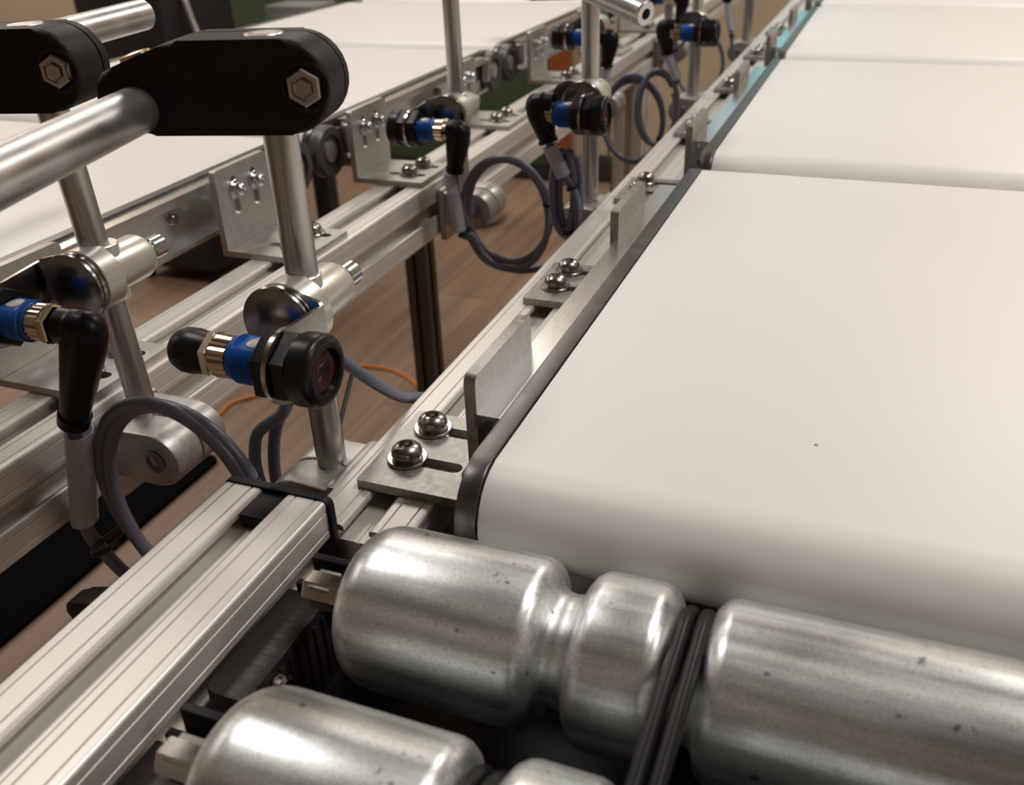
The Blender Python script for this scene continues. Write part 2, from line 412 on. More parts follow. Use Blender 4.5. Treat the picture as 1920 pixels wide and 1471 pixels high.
# ------------------------------------------------------------ belt conveyor segments
def conveyor(xs, y0, d, label, group, n_k=0):
    """xs: side edge of the belt towards the gap, d=+1 body extends to +x, -1 to -x; y0: front of the nose"""
    t = thing('belt_conveyor', label, 'conveyor', (xs, y0, -60), 0, group)
    Z = 60; Lg = 388; r = 18
    def nose(r, inset, zt):
        P = []
        for k in range(13): a = PI / 2 + PI * k / 12; P.append((inset + r + r * math.cos(a) * 1.0, zt - r + r * math.sin(a)))
        for k in range(13): a = -PI / 2 + PI * k / 12; P.append((Lg - inset - r + r * math.cos(a), zt - r + r * math.sin(a)))
        return P
    # belt (one loop of white sheet over its bed)
    b = new(); prism(b, [(p, q + Z) for p, q in nose(r, 0, 0)], 'x', d * 1.0, d * 400, bev=.4); obj('belt', b, 'belt', t)
    # dark side plate wrapping the noses
    for s in (0, 1):
        P = nose(r + .8, -.8, .8); x0, x1 = (-7, .4) if s == 0 else (400.6, 408)
        b = new(); prism(b, [(p, q + Z) for p, q in P], 'x', d * x0, d * x1, bev=.45)
        obj('side_plate', b, 'steel', t)
        # bright channel along the side
        x = -7 if s == 0 else 408; e = -1 if s == 0 else 1
        b = new(); w = 11.5
        P = [(0, -1), (e * w, -1), (e * w, -7), (e * (w - 1.6), -7), (e * (w - 1.6), -2.6), (e * 4, -2.6), (e * 4, -33), (e * 13, -33), (e * 13, -36), (0, -36)]
        prism(b, [(d * (x + p), q + Z) for p, q in P], 'y', 45, 338, bev=0); obj('side_channel', b, 'channel', t)
        # nose bearing housings and tension blocks
        for yy, f in ((18, 1), (Lg - 18, -1)):
            b = new(); xo = d * (x + e * .3)
            if d > 0:
                box(b, *sorted((xo, xo - 9)), *sorted((yy + f * 8, yy + f * 26)), Z - 34, Z - 14, 1)
                obj('bearing_housing', b, 'housing', t); continue
            lathe(b, [(0, 21), (7, 21), (9, 19.5), (9, 13.5), (6.5, 13.5), (6.5, 0)], (xo, yy, Z - 21), (d * e, 0, 0), 36)
            y2 = sorted((yy, yy + f * 27)); xx = sorted((xo, xo + d * e * 7)); box(b, xx[0], xx[1], y2[0], y2[1], Z - 38, Z - 6, 1)
            h = obj('bearing_housing', b, 'housing', t)
            b = new(); lathe(b, [(6, 8.5), (8.5, 8), (8.8, 0)], (xo, yy, Z - 21), (d * e, 0, 0), 28); obj('bearing_core', b, 'cast', h)
            b = new(); y2 = sorted((yy + f * 20, yy + f * 33)); xx = sorted((xo + d * e * 7.2, xo + d * e * 13)); box(b, xx[0], xx[1], y2[0], y2[1], Z - 27, Z - 4, .8); obj('tension_block', b, 'pole', h)
        for yy in (110, 230):
            b = new(); cyl(b, (d * (x + e * 4), yy, Z - 16), (d * e, 0, 0), 3.5, 3.6, 20, .6); obj('side_screw', b, 'screw', t)
    # underside pan, plus an added dark sheet standing for shade beside the right belts
    b = new(); box(b, min(d * 12, d * 390), max(d * 12, d * 390), 40, Lg - 40, Z - 60, Z - 37, 2)
    if d > 0: box(b, -31, 420, 50, Lg + 58, Z - 98, Z - 93, 1); obj('pan_and_shade_sheet', b, 'housing', t)
    return t
names_r = ['nearest white belt conveyor on the right, its rounded front end beside the steel roller',
           'second white belt conveyor on the right, directly behind the nearest one',
           'third white belt conveyor on the right, counted from the foreground',
           'fourth white belt conveyor on the right at the top edge of the photo',
           'farthest white belt conveyor on the right, cut by the top edge']
names_l = ['nearest white belt conveyor on the left, behind the black tube clamps',
           'second white belt conveyor on the left, passing behind the near right post',
           'third white belt conveyor on the left, towards the top of the photo',
           'fourth white belt conveyor on the left, at the top edge of the photo',
           'farthest white belt conveyor on the left, beyond the top edge of the photo']
cr = conveyor(-105, 217.5, 1, names_r[0], 'white belt conveyors of the right line')
cl = conveyor(-430, 223, -1, names_l[0], 'white belt conveyors of the left line')
index()
for k in range(1, 5):
    dup(cr, (-105, 217.5 + 402 * k, -60), names_r[k]); dup(cl, (-430, 223 + 402 * k, -60), names_l[k])

# ------------------------------------------------------------ mounting brackets
def screw_parts(parent, o, d, hr=6.6, wr=8.6, m='screw'):
    """button head socket screw over washers; o on the surface, d outwards"""
    d = Vector(d); o = Vector(o)
    b = new(); ringz(b, o + d * .05, d, 1.6, 4, wr); w = obj('washer', b, m, parent)
    b = new()
    lathe(b, [(1.6, hr * .92), (3.2, hr * .92), (3.25, hr), (4.2, hr), (5.6, hr * .93), (6.9, hr * .75), (7.7, hr * .47), (7.8, hr * .42), (5.6, hr * .36), (5.6, 0)], o, d, 28)
    s = obj('screw', b, m, parent)
def bracket(L, right, label, group, vz, dbl):
    """origin on top of the rail at the plate's near outer corner"""
    t = thing('mounting_bracket', label, 'bracket', (0, 0, 0), 0, group)
    s = 1 if right else -1                       # the wall of the L lies towards s*x
    F = 56 if right else 62
    b = new()
    plate(b, [(s * p, q) for p, q in rounded(0, F, 0, L, (1, 0, 0, 1), 2)], [[(s * p, q) for p, q in stadium(22, y, 26, 3.4)] for y in (20, 45)], 'z', 0, 4)
    obj('foot_plate', b, 'bracket' if right else 'lbracket', t)
    b = new(); x = sorted((s * F, s * (F - 4.5)))
    plate(b, rounded(.001, L, 4.2, vz, (0, 0, 3, 3), 3), [] if right else [stadium(y, 37, 20, 3, 1) for y in (18, 40)], 'x', x[0], x[1])
    if right: obj('upright_plate', b, 'bracket', t)
    else: obj('upright_plate', b, 'lbracket', t)
    cx = s * (13.5 if right else 20)
    for y in (20, 45): screw_parts(t, (cx, y, 4), (0, 0, 1))
    if not right:
        for y in (18, 40): screw_parts(t, (s * (F - 4.5), y, 41), (1, 0, 0), 5, 6.4, 'zscrew')
    return t
pos_r = [(263, 'pitted aluminium angle bracket at the front left corner of the nearest right-hand belt'),
         (455, 'aluminium angle bracket midway along the nearest right-hand belt'),
         (646, 'aluminium angle bracket at the front of the second right-hand belt'),
         (848, 'aluminium angle bracket at the rear of the second right-hand belt'),
         (1048, 'aluminium angle bracket at the front of the third right-hand belt'),
         (1250, 'aluminium angle bracket at the rear of the third right-hand belt'),
         (1450, 'farthest visible aluminium angle bracket on the right-hand slotted rail')]
pos_l = [(284, 'satin angle bracket on the left rail below the sensor at the left edge'),
         (472, 'satin angle bracket on the left rail behind the near right post, with two zinc screws'),
         (646, 'satin angle bracket on the left rail behind the second left sensor'),
         (838, 'satin angle bracket on the left rail just right of the second left post'),
         (1058, 'satin angle bracket on the left rail behind the second right post'),
         (1250, 'satin angle bracket far along the left rail'),
         (1450, 'farthest satin angle bracket on the left rail')]
br = bracket(58, True, pos_r[0][1], 'angle brackets on the right rail', 60, 0)
bl = bracket(58, False, pos_l[0][1], 'angle brackets on the left rail', 57, 0)
index()
br.location = W(-178.5, 263, -46); bl.location = W(-337, 284, -46)
for y, n in pos_r[1:]: dup(br, (-178.5, y, -46), n)
for y, n in pos_l[1:]: dup(bl, (-337, y, -46), n)

# ------------------------------------------------------------ rollers
def roller(y, z, label):
    t = thing('conveyor_roller', label, 'roller', (-133.5, y, z), 0, 'galvanised conveyor rollers')
    r = 25.7
    def sh(x, s, R_=12.5):                       # rounded shoulder at x; s=+1 rising
        return [(x + s * (R_ - R_ * math.cos(a)), r - R_ + R_ * math.sin(a)) for a in [PI / 2 * k / 6 for k in range(7)]]
    def groove(c):                      # belt groove centred at c
        L = [(c - 10.5, r), (c - 8.5, r - .5), (c - 6.6, r - 1.8), (c - 5.2, r - 4), (c - 4.4, r - 7), (c - 2.6, r - 8.6), (c, r - 9)]
        return L + [(2 * c - a, q) for a, q in reversed(L[:-1])]
    P = [(0, 6.5), (0, r - 13.5)] + [(a, q) for a, q in sh(0, 1)] + groove(69.5) + groove(105.5) + [(430, r)] + [(430, 6)]
    b = new(); lathe(b, P, (0, 0, 0), (1, 0, 0), 96); obj('roller_tube', b, 'roller', t, sharp=40)
    b = new(); lathe(b, [(-19, 4.8), (-18, 5.5), (1, 5.5)], (0, 0, 0), (1, 0, 0), 6); obj('hexagonal_shaft', b, 'screw', t)
    return t
Y1, Zr, Y2 = 189.5, -30, 119
roller(Y1, Zr, 'galvanised steel roller next to the rounded end of the nearest white belt')
roller(Y2, Zr, 'galvanised steel roller nearest the camera, cut by the bottom edge of the photo')
def oband(x, ya, yb, label):
    """round polyurethane band running in the grooves of two rollers"""
    r = 18.6; pts = []
    for k in range(17): a = PI / 2 - PI * k / 16; pts.append((x, ya + r * math.cos(a), Zr + r * math.sin(a)))
    for k in range(17): a = -PI / 2 - PI * k / 16; pts.append((x, yb + r * math.cos(a), Zr + r * math.sin(a)))
    b = new(); P = [Vector(p) for p in pts]; n = 14; rings = []
    for i in range(len(P)):
        tt = (P[(i + 1) % len(P)] - P[i - 1]).normalized(); u = Vector((1, 0, 0)); v = tt.cross(u)
        rings.append([b.verts.new(P[i] + 2.4 * (math.cos(2 * PI * k / n) * u + math.sin(2 * PI * k / n) * v)) for k in range(n)])
    for i in range(len(rings)):
        A, B = rings[i], rings[(i + 1) % len(rings)]
        for k in range(n): b.faces.new((A[k], A[(k + 1) % n], B[(k + 1) % n], B[k]))
    tag(obj('drive_band', b, 'rubber', sharp=60), label, 'band', 'round black drive bands on the rollers')
oband(-30.5, Y1, Y2, 'left one of two glossy black round bands joining the two steel rollers')
oband(-25.6, Y1, Y2, 'right one of two glossy black round bands joining the two steel rollers')
oband(-66.5, Y2, Y2 - 70, 'left one of two black bands in the groove of the nearest roller')
oband(-61.6, Y2, Y2 - 70, 'right one of two black bands in the groove of the nearest roller')

# printed mounts holding the shafts on the foreground rail
def mount(y, label):
    t = thing('roller_mount', label, 'bracket', (-173.3, y, -82), 0, 'black printed roller mounts')
    b = new(); prism(b, rounded(0, 17, 0, 50, (5, 2, .6, .6), 3), 'z', 0, 33.5, bev=.9)
    for k in range(9): box(b, 16.6, 17.7, 3 + 5 * k, 5 + 5 * k, 2, 30, .2)
    obj('mount_block', b, 'print', t)
    b = new(); box(b, 12, 27, 50.4, 53.6, 20, 50, .6); box(b, 3, 14, 50.4, 53.6, 20, 36, .6); obj('retaining_clip', b, 'black', t)
    b = new(); box(b, 23, 31, 31.5, 40.5, 46.5, 56, .5); obj('shaft_sleeve', b, 'bracket', t)
    b = new(); lathe(b, [(0, 5), (2.5, 4.8), (3.6, 3.6), (4, 0)], (17.6, 15, 25), (1, 0, 0), 20); obj('screw', b, 'chrome', t)
    return t
mount(154, 'black 3D printed block between the two steel roller ends on the foreground rail')
mount(84, 'black 3D printed block below the nearest steel roller end, at the bottom edge')

# ------------------------------------------------------------ posts and their base clamps
PR_ = [(-203, 283), (-202, 664), (-202, 1054), (-202, 1432)]
PL_ = [(-318, 297), (-318, 683), (-318, 1068), (-318, 1440)]
pos_txt = {('R', 0): 'nearest right-hand', ('R', 1): 'second right-hand', ('R', 2): 'third right-hand', ('R', 3): 'farthest right-hand',
           ('L', 0): 'nearest left-hand', ('L', 1): 'second left-hand', ('L', 2): 'third left-hand', ('L', 3): 'farthest left-hand'}
def pole(x, y, label):
    b = new(); ringz(b, (x, y, -66), (0, 0, 1), 192, 4.6, 6.4, 36, .5)
    cyl(b, (x, y, 118), (0, 0, 1), 7.2, 4.7, 24)
    return tag(obj('support_post', b, 'pole', loc=(x, y, -66)), label, 'post', 'round aluminium posts along the rails')
for s, PP in (('R', PR_), ('L', PL_)):
    for k, (x, y) in enumerate(PP):
        pole(x, y, 'round grey aluminium post, ' + pos_txt[(s, k)] + (' one, standing beside the right rail' if s == 'R' else ' one, standing beside the left rail'))
p0 = [o for o in bpy.data.objects if o.get('label', '').startswith('round grey aluminium post, nearest left')][0]
p0.rotation_euler = (.026, -.013, 0)
def base_clamp(s, label):
    ext = 9 if s < 0 else 18
    """origin: post axis at the top of the clamp; s=-1 right line (rail lies at +x), s=+1 left line (rail at -x)"""
    t = thing('post_clamp', label, 'clamp', (0, 0, 0), 0, 'cast clamps on the rails')
    # flange against the rail
    b = new(); x = sorted((-s * 14.6, -s * 8)); box(b, x[0], x[1], -20, 20, -44, 0, 2.5); obj('flange', b, 'cast', t)
    # barrel with its eye
    b = new(); P = []
    for k in range(13): a = -PI / 2 + PI * k / 12; P.append((s * (ext + 14 * math.cos(a)), -16 + 14 * math.sin(a)))
    P += [(-s * 9, -2), (-s * 9, -30)]
    prism(b, P, 'y', -19, -1, bev=1.2); obj('clamp_half', b, 'cast', t)
    b = new(); prism(b, P, 'y', .2, 18, bev=1.2); obj('clamp_half', b, 'cast', t)
    b = new(); ringz(b, (s * ext, -19.3, -16), (0, -1, 0), .8, 4.2, 6, 24, .2); lathe(b, [(-.5, 4.4), (0, 3)], (s * ext, -19.3, -16), (0, -1, 0), 6); obj('clamp_bolt', b, 'screw', t)
    b = new(); cyl(b, (-s * 8, 0, -36), (s, 0, 0), 4, 5.5, 20, .6); obj('flange_bolt', b, 'zscrew', t)
    return t
bcR = base_clamp(-1, 'grey cast clamp at the foot of the nearest right-hand post'); bcL = base_clamp(1, 'grey cast clamp at the foot of the nearest left-hand post')
index()
bcR.location = W(PR_[0][0], PR_[0][1], -49); bcL.location = W(PL_[0][0], PL_[0][1], -52)
for k in (1, 2, 3):
    dup(bcR, (*PR_[k], -49), 'grey cast clamp at the foot of the ' + pos_txt[('R', k)] + ' post'); dup(bcL, (*PL_[k], -52), 'grey cast clamp at the foot of the ' + pos_txt[('L', k)] + ' post')

# ------------------------------------------------------------ sensor assemblies
def cross_clamp(label):
    """origin: post axis at the clamp height"""
    t = thing('sensor_clamp', label, 'clamp', (0, 0, 0), 0, 'turned clamps holding the sensors')
    b = new(); lathe(b, [(-15.5, 14.4), (-15, 14.9), (-5, 14.9), (-4.5, 14.4)], (0, 0, 0), (0, 1, 0), 40); obj('clamp_head', b, 'turned', t)
    b = new(); lathe(b, [(-3.4, 10.6), (19, 10.6), (21.5, 9.6), (22, 8)], (0, 0, 0), (0, 1, 0), 40); obj('clamp_barrel', b, 'turned', t)
    b = new(); lathe(b, [(-22.6, 0), (-22.4, 7), (-21.8, 13), (-21.0, 15.2), (-19.8, 15.5), (-19, 15.1)], (0, 0, 0), (0, 1, 0), 44); obj('end_disc', b, 'disc', t, 'polished round end disc')
    b = new(); lathe(b, [(22, 3), (27, 3), (27, 4.8), (27.6, 5.4), (35, 5.4), (35.6, 4.8), (35.6, 2.8), (32, 2.8), (32, 0)], (0, 0, 0), (0, 1, 0), 24); obj('socket_screw', b, 'zscrew', t, 'zinc socket screw')
    b = new(); cyl(b, (0, 0, -13.2), (0, 0, 1), 26.4, 7.4, 28, .4); obj('post_sleeve', b, 'turned', t)
    return t
def sensor_bracket(s, zs, label):
    """bent plate: one leg under the disc, the other carrying the sensor; s=+1 bends at +x"""
    t = thing('sensor_bracket', label, 'bracket', (0, 0, 0), 0, 'bent sensor plates')
    b = new()
    P = [(-s * 15.2 * math.sin(a), 15.2 * math.cos(a)) for a in [PI * k / 18 for k in range(19)]] + [(s * 17, -12), (s * 18.5, -10.5), (s * 18.5, 9.5), (s * 17, 11)]
    plate(b, P, [], 'y', -18.8, -17)
    obj('rear_leg', b, 'plate', t)
    b = new()
    c = -45; P = [(-18.6, 9.8), (-18.6, -8.5)]
    P += [(c + 14 * math.cos(a), zs + 14 * math.sin(a)) for a in [-PI / 2.6 - (PI * 2 - PI / 1.3) * k / 22 for k in range(23)]]
    x = sorted((s * 17.6, s * 19.4)); hole = [(c + 9 * math.cos(2 * PI * k / 24), zs + 9 * math.sin(2 * PI * k / 24)) for k in range(24)]
    plate(b, P, [hole], 'x', x[0], x[1]); obj('front_leg', b, 'plate', t)
    return t
def sensor(s, label):
    """origin: centre of the face; the face looks to s*x"""
    t = thing('photoelectric_sensor', label, 'sensor', (0, 0, 0), 0, 'blue photoelectric sensors')
    d = (-s, 0, 0)
    b = new(); lathe(b, [(2.4, 8.2), (.2, 8.6), (0, 9.2), (0, 10.8), (.9, 12.4), (1.9, 13.2), (3.2, 13.4), (8.6, 13.4), (9.0, 12.9), (9.6, 12.9)], (0, 0, 0), d, 48); obj('front_ring', b, 'blackg', t, 'glossy black front ring')
    b = new(); lathe(b, [(2.9, 0), (1.9, 3), (1.5, 5.5), (2.0, 8.2), (2.6, 8.2)], (0, 0, 0), d, 40); obj('lens', b, 'lens', t, 'dark red lens')
    b = new(); lathe(b, [(9.8, 13), (10.3, 13.7), (15.0, 13.7), (15.8, 13)], (0, 0, 0), d, 24, poly=6); obj('lock_nut', b, 'blackg', t)
    b = new(); lathe(b, [(18.2, 13), (18.8, 13.8), (23.0, 13.8), (23.8, 13)], (0, 0, 0), d, 24, poly=6); obj('lock_nut', b, 'blackg', t)
    P = [(15, 8.2)]; a = 16
    while a < 34.5: P += [(a, 9.1), (a + .45, 9.1), (a + .75, 8.5), (a + 1.0, 8.5)]; a += 1.15
    P += [(35, 8.6), (35.3, 8.1), (37.5, 8.1), (37.8, 7)]
    b = new(); lathe(b, P, (0, 0, 0), d, 48)
    # flat on top of the thread
    for v in b.verts:
        if v.co.z > 7.0 and 20 < abs(v.co.x) < 34.8: v.co.z = 7.0
    body = obj('threaded_body', b, 'blue', t, 'blue threaded plastic body')
    b = new(); x = -s * 28.2
    lathe(b, [(0, 3.4), (.5, 3.3), (.9, 2.4), (1.0, 0)], (x, 0, 6.95), (0, 0, 1), 28); 
    for v in b.verts: v.co.x = x + (v.co.x - x) * 1.0; v.co.y *= 1.15
    obj('indicator_light', b, 'led', body)
    b = new(); P = [(38, 6.6), (38.2, 8)]; n = 44
    m = frame((0, 0, 0), d); rings = []
    for a, r in ((37.9, 6.6), (38.3, 7.6), (45.2, 7.9), (45.4, 8.3)):
        rings.append([b.verts.new(m @ Vector(((r + (.35 if k % 2 else -.1)) * math.cos(2 * PI * k / n), (r + (.35 if k % 2 else -.1)) * math.sin(2 * PI * k / n), a))) for k in range(n)])
    for A, B in zip(rings, rings[1:]):
        for k in range(n): b.faces.new((A[k], A[(k + 1) % n], B[(k + 1) % n], B[k]))
    b.faces.new(rings[0][::-1]); b.faces.new(rings[-1])
    lathe(b, [(45.4, 8.6), (45.8, 9), (48.4, 9), (49, 8.2)], (0, 0, 0), d, 24, poly=6)
    obj('coupling_nut', b, 'gold', t, 'knurled nickel coupling nut')
    return t
def ring_pts(c, rx, rz, a0, a1, n=10, dy=0):
    return [(c[0] + rx * math.cos(math.radians(a0 + (a1 - a0) * k / n)), c[1] + dy * k / n, c[2] + rz * math.sin(math.radians(a0 + (a1 - a0) * k / n))) for k in range(n + 1)]
def tie_at(parent, p, d, r=5.2, q=3.4):
    b = new(); m = frame(p, d)
    n = 20; rings = []
    for a, rr in ((-1.3, 0), (-1.3, .9), (1.3, .9), (1.3, 0)):
        rings.append([b.verts.new(m @ Vector(((r + rr) * math.cos(2 * PI * k / n), (q + rr) * math.sin(2 * PI * k / n), a))) for k in range(n)])
    for i in range(4):
        A, B = rings[i], rings[(i + 1) % 4]
        for k in range(n): b.faces.new((A[k], A[(k + 1) % n], B[(k + 1) % n], B[k]))
    box(b, r - .6, r + 3, -1.8, 1.8, -2, 2, .5, m=m)
    obj('cable_tie', b, 'tie', parent)
def sleeve_at(parent, p0, p1, r=6.3):
    p0 = Vector(p0); p1 = Vector(p1); d = p1 - p0; b = new()
    n = 20; m = frame(p0, d); L = d.length; rings = []
    for a, rr in ((0, r - .5), (0, r), (L, r), (L, r - .5)):
        rings.append([b.verts.new(m @ Vector((rr * 1.12 * math.cos(2 * PI * k / n), rr * .85 * math.sin(2 * PI * k / n), a))) for k in range(n)])
    for i in range(4):
        A, B = rings[i], rings[(i + 1) % 4]
        for k in range(n): b.faces.new((A[k], A[(k + 1) % n], B[(k + 1) % n], B[k]))
    obj('label_sleeve', b, 'sleeve', parent, 'clear plastic label sleeve')
def sensor_cable(s, e, down, label, strands, ties, sleeve, cr_=2.8):
    """e: elbow centre (mm, world), s side of the sensor (+1: sensor lies to +x); down: end of the boot"""
    t = thing('sensor_cable', label, 'cable', (0, 0, 0), 0, 'grey sensor leads')
    e = Vector(e); dn = Vector(down); b = new()
    # the elbow plug: short barrel from the nut, rounded corner, tapered boot
    st = e + Vector((s * 12, 0, 0)); pts = [st, e + Vector((s * 4, 0, 0)), e + Vector((s * .5, 0, -.8)), e + (dn - e) * .12, e + (dn - e) * .3]
    tube(b, pts, [8.0, 8.4, 8.8, 8.8, 8.2], 24)
    lathe(b, [(-8.0, 0), (-7.4, 3.2), (-5.6, 5.9), (-2.8, 8.1), (0, 9.0), (8, 9.4), ((dn - e).length * .9, 6.2), ((dn - e).length * .9, 7.2), ((dn - e).length, 6.9), ((dn - e).length, 3)], e, dn - e, 28)
    obj('elbow_plug', b, 'rubber', t, 'black right-angle plug')
    for P in strands: b = new(); tube(b, P, cr_, 14); obj('cable', b, 'cable', t)
    for q in ties: tie_at(t, *q)
    if sleeve: sleeve_at(t, *sleeve)
    return t
asm = {'R': (PR_, 24, -2), 'L': (PL_, 19, -5)}
zc = {('R', 0): 24, ('L', 0): 20, ('R', 1): 26, ('L', 1): 8, ('R', 2): 23, ('L', 2): 17, ('R', 3): 28, ('L', 3): 15}
cc0 = cross_clamp('x'); sbR = sensor_bracket(1, -2, 'x'); sbL = sensor_bracket(-1, -5, 'x'); snR = sensor(1, 'x'); snL = sensor(-1, 'x')
index(); first = {}
def place(o, loc, label):
    if o.name not in first: first[o.name] = 1; o.location = W(*loc); o['label'] = label; return o
    return dup(o, loc, label)
for s in 'RL':
    PP, _, dz = asm[s]; sg = 1 if s == 'R' else -1
    for k, (x, y) in enumerate(PP):
        z = zc[(s, k)]; n = pos_txt[(s, k)]
        place(cc0, (x, y, z), 'round turned aluminium clamp with a mirror-like disc on the ' + n + ' post')
        place(sbR if s == 'R' else sbL, (x + {('R', 0): 1, ('R', 1): -9, ('R', 2): -4}.get((s, k), 0), y, z), 'thin bent steel plate carrying the blue sensor on the ' + n + ' post')
        place(snR if s == 'R' else snL, (x + sg * (35.5 + {('R', 0): 1, ('R', 1): -9, ('R', 2): -4}.get((s, k), 0)), y - 45, z + dz), 'blue threaded photoelectric sensor with black ring on the ' + n + ' post, facing ' + ('right' if s == 'R' else 'left'))

# cables -- nearest left: elbow plug, boot, sleeve and a big double coil
def L(x, y, z): return (x, y, z)
yl = 252
cL = (-279, yl + 6, -68)
sensor_cable(-1, (-290, yl, 15), (-312, yl - 1, -33), 'grey lead with black elbow plug, clear sleeve and big coil, nearest the left edge',
    [[(-312.5, yl, -31), (-318, yl, -55), (-327, yl, -90), (-322, yl + 1, -108), (-306, yl + 2, -124)] + ring_pts((-270, yl + 4, -70), 43, 50, 255, 620, 18, 3),
     ring_pts((-266, yl + 9, -73), 42, 52, 250, 615, 18, -4)],
    [((-315, yl + 3, -101), (-.3, 0, 1), 12.5, 6), ((-229, yl + 5, -50), (.15, 0, 1), 5.5, 4)],
    ((-312, yl, -38), (-326, yl, -90)), 3.2)
# second left
yl = 642
sensor_cable(-1, (-297, 638, 3), (-304, 640, -29), 'grey lead with black elbow plug and round coil hanging from the second left sensor',
    [[(-304.5, 641, -28), (-304, 642, -45), (-303, 643, -65), (-301, 644, -82)] + ring_pts((-264, 645, -63), 34, 44, 205, 545, 16, 4),
     ring_pts((-265, 650, -60), 36, 42, 200, 560, 16, -4) , [(-301, 648, -80), (-285, 650, -104), (-258, 652, -110), (-235, 655, -106), (-205, 660, -100)]],
    [((-301, 643, -80), (-.4, 0, 1)), ((-229.5, 646, -50), (.2, 0, 1))],
    ((-308, 641, -31), (-304, 643, -77)))
# third left
sensor_cable(-1, (-288, 1023, 13), (-293, 1023, -18), 'grey lead with black elbow plug and coil hanging from the third left sensor',
    [[(-293, 1024, -17), (-295, 1025, -30), (-296, 1026, -45), (-297, 1028, -62)] + ring_pts((-264, 1030, -78), 34, 44, 180, 520, 16, 4),
     ring_pts((-263, 1034, -76), 34, 48, 175, 530, 16, -3)],
    [((-297, 1028, -62), (0, 0, 1)), ((-232, 1032, -95), (0, 0, 1))], ((-293, 1024, -20), (-295.5, 1025, -44)))
sensor_cable(-1, (-288, 1395, 10), (-293, 1395, -20), 'grey lead with black elbow plug below the farthest left sensor',
    [[(-293, 1396, -18), (-297, 1396, -45)] + ring_pts((-262, 1400, -80), 34, 44, 160, 510, 14, 4)], [((-296, 1397, -60), (0, 0, 1))], ((-293, 1396, -22), (-296, 1396, -44)))
# nearest right: straight black cap, lead hanging behind
t = thing('sensor_cable', 'grey lead with rounded black plug on the nearest right sensor, looping down behind it', 'cable', (0, 0, 0), 0, 'grey sensor leads')
b = new(); lathe(b, [(0, 6.2), (.2, 7.6), (7, 8.6), (11, 8.5), (14.5, 7.1), (16.8, 4.6), (17.8, 2), (18, 0)], (-215.0, 238, 22), (-1, 0, 0), 32)
obj('rounded_plug', b, 'rubber', t, 'rounded black plug')
b = new(); tube(b, [(-228, 243, 21), (-222, 255, 12), (-212, 268, -4), (-216, 274, -22)] + ring_pts((-196, 276, -58), 43, 42, 150, 265, 8), 2.75, 14); obj('cable', b, 'cable', t)
b = new(); tube(b, [(-206, 272, 2), (-210, 278, -12), (-222, 282, -26), (-232, 284, -44), (-236, 284, -70), (-232, 284, -100), (-215, 284, -125)], 2.75, 14); obj('cable', b, 'cable', t)
b = new(); tube(b, [(-205, 292, 2), (-196, 305, -18), (-192.5, 330, -42), (-192.5, 360, -60), (-205, 372, -85), (-220, 360, -120)], 2.75, 14); obj('cable', b, 'cable', t)
# other right-hand leads
def right_lead(y, z, label):
    sensor_cable(1, (-226.5, y - 45, z + 1), (-218, y - 47, z - 25), label,
        [[(-218, y - 47, z - 24), (-213, y - 46, z - 38), (-205, y - 44, z - 52), (-199, y - 42, z - 66), (-199, y - 40, z - 95)],
         ring_pts((-210, y - 42, z - 62), 8, 31, 80, 440, 16, 3), ring_pts((-206, y - 38, z - 64), 8, 31, 60, 420, 16, 3)],
        [((-202, y - 43, z - 57), (-.4, 0, 1)), ((-207, y - 38, z - 92), (0, 0, 1))], ((-217.5, y - 47, z - 27), (-208, y - 45, z - 48)))
right_lead(664, 29, 'grey lead with black elbow plug and narrow coil below the second right sensor')
sensor_cable(1, (-227, 1009, 26), (-222, 1008, -1), 'grey lead with black elbow plug and oval coil below the third right sensor',
    [[(-222, 1008, 0), (-216, 1009, -14), (-210, 1010, -28)] + ring_pts((-231, 1012, -58), 21, 40, 50, 400, 14, 4), ring_pts((-234, 1018, -60), 22, 38, 40, 390, 14, -3)],
    [((-213, 1010, -24), (-.4, 0, 1)), ((-231, 1014, -98), (1, 0, 0))], ((-221, 1008, -2), (-211, 1009, -25)))
sensor_cable(1, (-227, 1387, 29), (-226, 1387, 6), 'grey lead with black elbow plug below the farthest right sensor',
    [[(-226, 1387, 7), (-222, 1388, -12), (-216, 1388, -40), (-212, 1390, -70)]], [((-216, 1388, -38), (0, 0, 1))], ((-225, 1387, 4), (-218, 1388, -30)))

